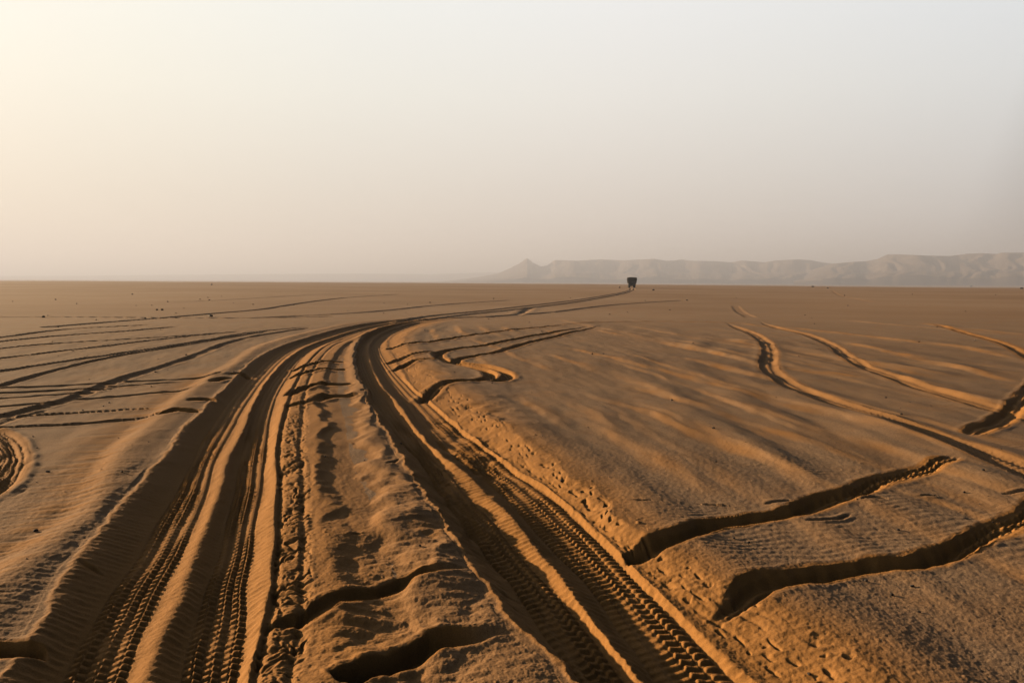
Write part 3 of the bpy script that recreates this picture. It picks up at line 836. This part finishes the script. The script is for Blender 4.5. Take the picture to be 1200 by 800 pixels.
SKY_C = [(-300, 324), (100, 323), (250, 321.5), (330, 321), (420, 320.5), (500, 321.5), (560, 319.5), (640, 318), (760, 319), (900, 320)]
build_hills('hills', SKY_A, 3800, 6100, 5050, 'pale hazy tableland on the horizon with a small pointed cone at its left end', 11, -6.5)
build_hills('hills', SKY_B, 3300, 5700, 4450, 'nearer, taller hazy tableland on the horizon at the right', 31, -6.5, na=460)
build_hills('hills', SKY_C, 7000, 9600, 8400, 'very faint low hills on the horizon far left of the lorry', 51, -6.5, na=300, nr=50, rough=.7)

# ------------------------------------------------------------------ stones
MAT_STONE = plain('dark_stone', (.035, .026, .021), .85, .4, 60)
MAT_STONE2 = plain('brown_stone', (.10, .07, .05), .9, .35, 60)


def stone_mesh(seed):
    rs = random.Random(seed)
    bm = bmesh.new()
    bmesh.ops.create_icosphere(bm, subdivisions=2, radius=1)
    cuts = [Vector((rs.gauss(0, 1), rs.gauss(0, 1), rs.gauss(0, 1))).normalized() for _ in range(9)]
    lv = [rs.uniform(.55, .92) for _ in cuts]
    for vv in bm.verts:
        for c, l in zip(cuts, lv):
            d = vv.co.dot(c)
            if d > l: vv.co -= c * (d - l)
        vv.co.x *= 1.0; vv.co.y *= .8; vv.co.z *= .7
    bmesh.ops.recalc_face_normals(bm, faces=bm.faces)
    me = bpy.data.meshes.new('stone'); bm.to_mesh(me); bm.free()
    return me


STONES = [stone_mesh(k) for k in range(7)]
for me in STONES: me.materials.append(MAT_STONE)


def stone(px, py, wpx, label, group='dark stones scattered on the plain', k=0):
    """a stone that looks wpx wide in the survey photo"""
    x, y = gp(px, py)
    for _ in range(5):
        x, y = gp(px, py, ground_z(x, y))
    size = wpx / FOC * math.hypot(x, y) / 2
    o = bpy.data.objects.new('stone', STONES[k % len(STONES)])
    o.location = (x, y, ground_z(x, y) + size * .30)
    o.scale = (size, size, size * random.uniform(.8, 1.1)); o.rotation_euler = (0, 0, random.uniform(0, 6.28))
    col.objects.link(o)
    tag(o, label, 'stone', group)
    return o


NAMED = [
    (42, 622, 5, 'dark stone on the sand left of the left berm, largest near the left edge'),
    (56, 553, 4.5, 'small dark stone in front of the ring shaped turning track'),
    (143, 553, 3.5, 'small dark stone on top of the left berm beside the left rut'),
    (128, 472, 2.5, 'tiny stone just beyond the lug printed track, right one of a pair'),
    (121, 476, 2.5, 'tiny stone just beyond the lug printed track, left one of a pair'),
    (182, 436, 3, 'small stone between the broad slanting track and the level tracks'),
    (177, 453, 2.8, 'small stone touching the level tracks left of the berm'),
    (218, 416, 3, 'small stone just above the broad slanting track near the bend'),
    (247, 371, 6, 'flat dark rock lying on the plain beyond the left tracks'),
    (184, 363.5, 3.5, 'left one of two little rocks side by side far out on the left plain'),
    (190, 363.5, 3.5, 'right one of two little rocks side by side far out on the left plain'),
    (51, 372, 4, 'dark rock far out on the plain near the left edge'),
    (170, 374, 2.5, 'tiny rock far out behind the left bundle of tracks'),
    (248, 334, 3.5, 'dark rock close to the horizon on the left'),
    (470, 520, 3, 'small dark stone on the left lip of the right rut'),
    (381, 535, 3.5, 'small dark stone on the shaded side of the hump between the ruts'),
    (492, 640, 4.5, 'dark stone on the hump just beyond the narrow groove'),
    (658, 567, 4.5, 'dark stone among the prints on the right bank'),
    (836, 502, 4, 'small dark stone alone in the middle of the right plain'),
    (839, 541, 3.5, 'small dark stone in the middle of the right plain, nearer than its like'),
    (787, 469, 4, 'small dark stone at the foot of a lit sand drift'),
    (694, 415, 3, 'tiny stone on the longest lit sand drift'),
    (1038, 466, 3, 'small stone between the two broad tracks on the right'),
    (1056, 486, 3.5, 'small stone just above the left broad track on the right'),
    (1152, 551, 4, 'small dark stone below the left broad track near the right edge'),
    (1130, 577, 3.5, 'small dark stone between the two deep grooves near the right edge'),
    (1052, 621, 5, 'dark stone alone between the two deep grooves'),
    (877, 636, 5.5, 'dark stone just below the first deep groove, right one of a pair'),
    (860, 631, 4.5, 'dark stone just below the first deep groove, left one of a pair'),
    (1069, 687, 5, 'dark stone below the nearest groove, rightmost of three'),
    (1015, 681, 5, 'dark stone on the lower edge of the nearest groove'),
    (1045, 697, 5, 'dark stone below the nearest groove, at the end of a short crack'),
    (1077, 717, 4, 'dark stone on the shaded crust, nearest of those below the groove'),
    (948, 790, 5, 'dark stone on the lit sand at the lower edge, right of the ribbed rut'),
    (765.5, 340.3, 4.2, 'dark rock on the far plain just right of the lorry'),
    (726, 337.2, 3, 'dark rock on the far plain just left of the lorry'),
    (952.5, 336.3, 3.2, 'dark rock on the horizon below the gap between the tablelands'),
    (970, 338, 2.6, 'small rock near the horizon, right of the rock in the gap'),
    (1138, 336.2, 3.4, 'dark rock on the horizon below the taller tableland'),
    (805, 352, 2.5, 'tiny rock on the far plain, right of the lorry and nearer'),
    (1197, 338.5, 4, 'dark rock near the horizon at the right edge'),
]
for k, (px, py, w, lab) in enumerate(NAMED):
    stone(px, py, w, lab, k=k)
rs = random.Random(5)
n = 0
while n < 120:
    px, py = rs.uniform(4, 1196), 345 + 450 * rs.random() ** 1.3
    x, y = gp(px, py)
    i = int(np.clip(np.searchsorted(RS, math.hypot(x, y)), 0, NR - 1)); j = int(np.clip(np.searchsorted(AZ, math.atan2(x, y)), 0, NA - 1))
    if OWN[i, j] or LOOSE[i, j] > .5: continue
    where = 'on the left plain' if x < -0.16 * y - .5 else 'on the right plain' if x > .02 * y + .3 else 'near the lane'
    stone(px, py, rs.uniform(1.3, 2.4), 'one of the tiny pebbles strewn ' + where, 'tiny pebbles strewn ' + where, k=n)
    n += 1

# ------------------------------------------------------------------ the lorry (seen from behind, heavily loaded)
MAT_TARP = plain('brown_tarpaulin', (.008, .006, .004), .9, .3, 3)
MAT_BODY = plain('dark_truck_paint', (.022, .022, .024), .6, .3, 6)
MAT_TYRE = plain('black_rubber', (.012, .011, .010), .9, .2, 20)
MAT_STEEL = plain('dusty_steel', (.05, .045, .04), .6, .3, 10, .4)
MAT_LAMP = plain('red_lamp_glass', (.14, .012, .01), .3, .1, 10)
MAT_ROPE = plain('pale_rope', (.07, .055, .035), .9, .2, 20)
MAT_GLASS = plain('dark_glass', (.02, .025, .03), .15, .1, 5)


def box_bm(bm, cx, cy, cz, sx, sy, sz, bev=0.02, taper=1.0):
    r = bmesh.ops.create_cube(bm, size=1)
    vs = r['verts']
    for v in vs:
        k = taper if v.co.z > 0 else 1.0
        v.co = Vector((cx + v.co.x * sx * k, cy + v.co.y * sy, cz + v.co.z * sz))
    if bev:
        es = list({e for v in vs for e in v.link_edges})
        bmesh.ops.bevel(bm, geom=es, offset=bev, segments=2, affect='EDGES')


def box(name, c, s, mat, parent, bev=.02, taper=1.0):
    bm = bmesh.new(); box_bm(bm, *c, *s, bev, taper)
    return bm_obj(name, bm, mat, parent)


def wheel(parent, x, y, r, w):
    bm = bmesh.new()
    prof = [(.62, -.5), (.62, .5), (.80, .5), (.96, .40), (1.0, .25), (1.0, -.25), (.96, -.40), (.80, -.5)]
    nseg = 28
    ring = []
    for k in range(nseg):
        a = 2 * math.pi * k / nseg
        ring.append([bm.verts.new((x + p[1] * w, y + p[0] * r * math.cos(a), r + p[0] * r * math.sin(a))) for p in prof])
    for k in range(nseg):
        A, B = ring[k], ring[(k + 1) % nseg]
        for q in range(len(prof)):
            bm.faces.new((A[q], A[(q + 1) % len(prof)], B[(q + 1) % len(prof)], B[q]))
    wh = bpy.data.objects.new('wheel', None); col.objects.link(wh); wh.parent = parent
    bm_obj('tyre', bm, MAT_TYRE, wh, True)
    bm = bmesh.new()
    bmesh.ops.create_cone(bm, cap_ends=True, segments=20, radius1=r * .60, radius2=r * .60, depth=w * .7, matrix=Matrix.Translation((x, y, r)) @ Matrix.Rotation(R(90), 4, 'Y'))
    bm_obj('rim', bm, MAT_STEEL, wh)


lx, ly = gp(740.6, 337.6)
sc_l = 226.0 / math.hypot(lx, ly)
lx, ly = lx * sc_l, ly * sc_l
lorry = bpy.data.objects.new('lorry', None); col.objects.link(lorry)
tag(lorry, 'dark overloaded lorry seen from behind, its load bulging wide above the wheels', 'lorry')
for sx in (-1, 1):
    for yy in (.0, 1.05, 4.0):
        wheel(lorry, sx * .72, yy, .48, .46)
box('chassis', (0, 1.9, .78), (.8, 5.2, .22), MAT_STEEL, lorry)
box('axle', (0, 0, .47), (.9, .14, .14), MAT_STEEL, lorry); box('axle', (0, 1.05, .47), (.9, .14, .14), MAT_STEEL, lorry)
box('cargo_bed', (0, .95, 1.06), (2.05, 3.6, .34), MAT_BODY, lorry)
box('tailgate', (0, -.90, 1.13), (2.02, .07, .46), MAT_BODY, lorry)
box('bumper', (0, -.95, .72), (1.85, .10, .14), MAT_STEEL, lorry)
box('licence_plate', (0, -1.01, .74), (.42, .012, .10), MAT_ROPE, lorry, 0)
for sx in (-1, 1):
    box('tail_lamp', (sx * .78, -1.012, .74), (.16, .02, .09), MAT_LAMP, lorry, .005)
    box('mudguard', (sx * .72, -.62, .62), (.44, .02, .34), MAT_TYRE, lorry, 0)
box('cab', (0, 3.75, 1.35), (2.05, 1.7, 1.5), MAT_BODY, lorry, .10, .9)
box('windscreen', (0, 4.56, 1.75), (1.4, .06, .5), MAT_GLASS, lorry, .01)
# load: bales and sacks under a tarpaulin, wider at the top
bm = bmesh.new()
nx, ny, nz = 12, 16, 9
bmesh.ops.create_cube(bm, size=2)
bmesh.ops.subdivide_edges(bm, edges=bm.edges[:], cuts=11, use_grid_fill=True)
for v in bm.verts:
    p = v.co.copy()
    zz = (p.z + 1) / 2
    wid_ = 1.10 + .16 * min(1, zz * 1.3)
    bul = 1 + .045 * math.sin(p.y * 7 + p.z * 3) * math.sin(p.z * 6 + p.x * 2)
    rnd = 1 - .10 * (abs(p.x) ** 6) * (abs(p.z) ** 6)
    v.co = Vector((p.x * wid_ * bul * rnd, .95 + p.y * 1.95 * (.96 + .05 * math.sin(p.z * 5)), 1.27 + zz * 1.62 * (1 - .07 * (abs(p.x) ** 4) * (p.z > 0)) + .05 * math.sin(p.x * 5 + p.y * 4) * zz))
bm_obj('load', bm, MAT_TARP, lorry, True)
for yy in (-.3, .6, 1.5, 2.3):
    bm = bmesh.new()
    pts = [(-1.15, 1.27), (-1.31, 2.1), (-1.31, 2.85), (-.6, 2.97), (.6, 2.97), (1.31, 2.85), (1.31, 2.1), (1.15, 1.27)]
    prev = None
    for a, b in zip(pts[:-1], pts[1:]):
        d = Vector((b[0] - a[0], 0, b[1] - a[1])); Ld = d.length
        mt = Matrix.Translation(((a[0] + b[0]) / 2, yy, (a[1] + b[1]) / 2)) @ d.to_track_quat('Z', 'Y').to_matrix().to_4x4()
        bmesh.ops.create_cone(bm, cap_ends=True, segments=8, radius1=.022, radius2=.022, depth=Ld, matrix=mt)
    bm_obj('rope', bm, MAT_ROPE, lorry)
lorry.location = (lx, ly, ground_z(lx, ly) - .02)
lorry.rotation_euler = (0, 0, -math.atan2(lx, ly) + R(3))

# ------------------------------------------------------------------ air
SUN_EL, SUN_AZ = 10.0, -60.0
HAZE_D = 3.3e-4
if HAZE_D:
    bm = bmesh.new()
    bmesh.ops.create_cube(bm, size=1)
    for v in bm.verts:
        v.co = Vector((v.co.x * 34000, v.co.y * 34000, -15.0 if v.co.z < 0 else 212.0))
    m = bpy.data.materials.new('dusty_air'); m.use_nodes = True
    nt = m.node_tree; nt.nodes.clear()
    out = nt.nodes.new('ShaderNodeOutputMaterial')
    pv = nt.nodes.new('ShaderNodeVolumePrincipled')
    pv.inputs['Color'].default_value = (.58, .662, .87, 1)
    pv.inputs['Density'].default_value = HAZE_D
    pv.inputs['Anisotropy'].default_value = .20
    nt.links.new(pv.outputs[0], out.inputs['Volume'])
    hz = bm_obj('haze', bm, m)
    tag(hz, None, None, None, 'stuff')

# ------------------------------------------------------------------ sky and sun
w = bpy.data.worlds.new('World'); scene.world = w
w.use_nodes = True
nt = w.node_tree; nt.nodes.clear()
out = nt.nodes.new('ShaderNodeOutputWorld')
bg = nt.nodes.new('ShaderNodeBackground')
sky = nt.nodes.new('ShaderNodeTexSky'); sky.sky_type = 'NISHITA'
sky.sun_disc = False
sky.sun_elevation = R(SUN_EL); sky.sun_rotation = R(SUN_AZ)
sky.altitude = 200; sky.air_density = 1.0; sky.dust_density = 6.0; sky.ozone_density = 1.0
# dust veil of the sky: brighter and creamier round the sun, greyer away from it and pinkish at the horizon; unseen sky overhead and behind darkened to cut fill light
tc = nt.nodes.new('ShaderNodeTexCoord')
sd = Vector((math.sin(R(SUN_AZ)) * math.cos(R(SUN_EL + 9)), math.cos(R(SUN_AZ)) * math.cos(R(SUN_EL + 9)), math.sin(R(SUN_EL + 9))))
dp = N(nt, 'ShaderNodeVectorMath', operation='DOT_PRODUCT'); nt.links.new(tc.outputs['Generated'], dp.inputs[0]); dp.inputs[1].default_value = sd
mr = N(nt, 'ShaderNodeMapRange'); mr.inputs['From Min'].default_value = -1; nt.links.new(dp.outputs['Value'], mr.inputs[0])
VS = 4.55   # veil is in units of the sky texture: times 1 / strength
SKY_STR = 0.1
rv = ramp(nt, mr.outputs[0], [(0, (.02, .022, .028)), (.30, (.045, .05, .06)), (.40, (.13, .14, .15)), (.465, (.46, .48, .50)), (.52, (.77, .79, .80)), (.62, (.82, .82, .80)), (.72, (.86, .845, .81)), (.84, (.87, .86, .80)), (.92, (.915, .895, .80)), (1, (.99, .94, .83))])
sz = N(nt, 'ShaderNodeSeparateXYZ'); nt.links.new(tc.outputs['Generated'], sz.inputs[0])
rh = ramp(nt, sz.outputs[2], [(0, (.82, .72, .66)), (.10, (.86, .803, .757)), (.22, (.95, .94, .92)), (.33, (.98, 1, 1.03)), (.42, (.32, .34, .38)), (.60, (.09, .10, .12)), (1, (.035, .042, .055))])
vm = mix(nt, 1.0, rv.outputs[0], rh.outputs[0], 'MULTIPLY')
sc_ = N(nt, 'ShaderNodeVectorMath', operation='SCALE'); nt.links.new(vm, sc_.inputs[0]); sc_.inputs['Scale'].default_value = VS
cm = mix(nt, .96, sky.outputs[0], sc_.outputs[0])
nt.links.new(cm, bg.inputs['Color']); bg.inputs['Strength'].default_value = SKY_STR
nt.links.new(bg.outputs[0], out.inputs['Surface'])

sun_d = bpy.data.lights.new('sun', 'SUN'); sun_d.energy = 5.0; sun_d.angle = R(0.8); sun_d.color = (1.0, .70, .40)
sun = bpy.data.objects.new('sun', sun_d); col.objects.link(sun)
dirv = Vector((math.sin(R(SUN_AZ)) * math.cos(R(SUN_EL)), math.cos(R(SUN_AZ)) * math.cos(R(SUN_EL)), math.sin(R(SUN_EL))))
sun.rotation_euler = dirv.to_track_quat('Z', 'Y').to_euler()
sun.location = dirv * 50

# ------------------------------------------------------------------ render settings
vs_ = scene.view_settings
vs_.view_transform = 'Standard'; vs_.look = 'None'; vs_.exposure = 1.30; vs_.gamma = 1.0; vs_.use_curve_mapping = False
scene.render.engine = 'CYCLES'
scene.cycles.use_denoising = True
scene.cycles.denoiser = 'OPENIMAGEDENOISE'; scene.cycles.denoising_input_passes = 'RGB_ALBEDO_NORMAL'; scene.cycles.denoising_prefilter = 'ACCURATE'
scene.cycles.max_bounces = 4; scene.cycles.diffuse_bounces = 0; scene.cycles.volume_bounces = 0
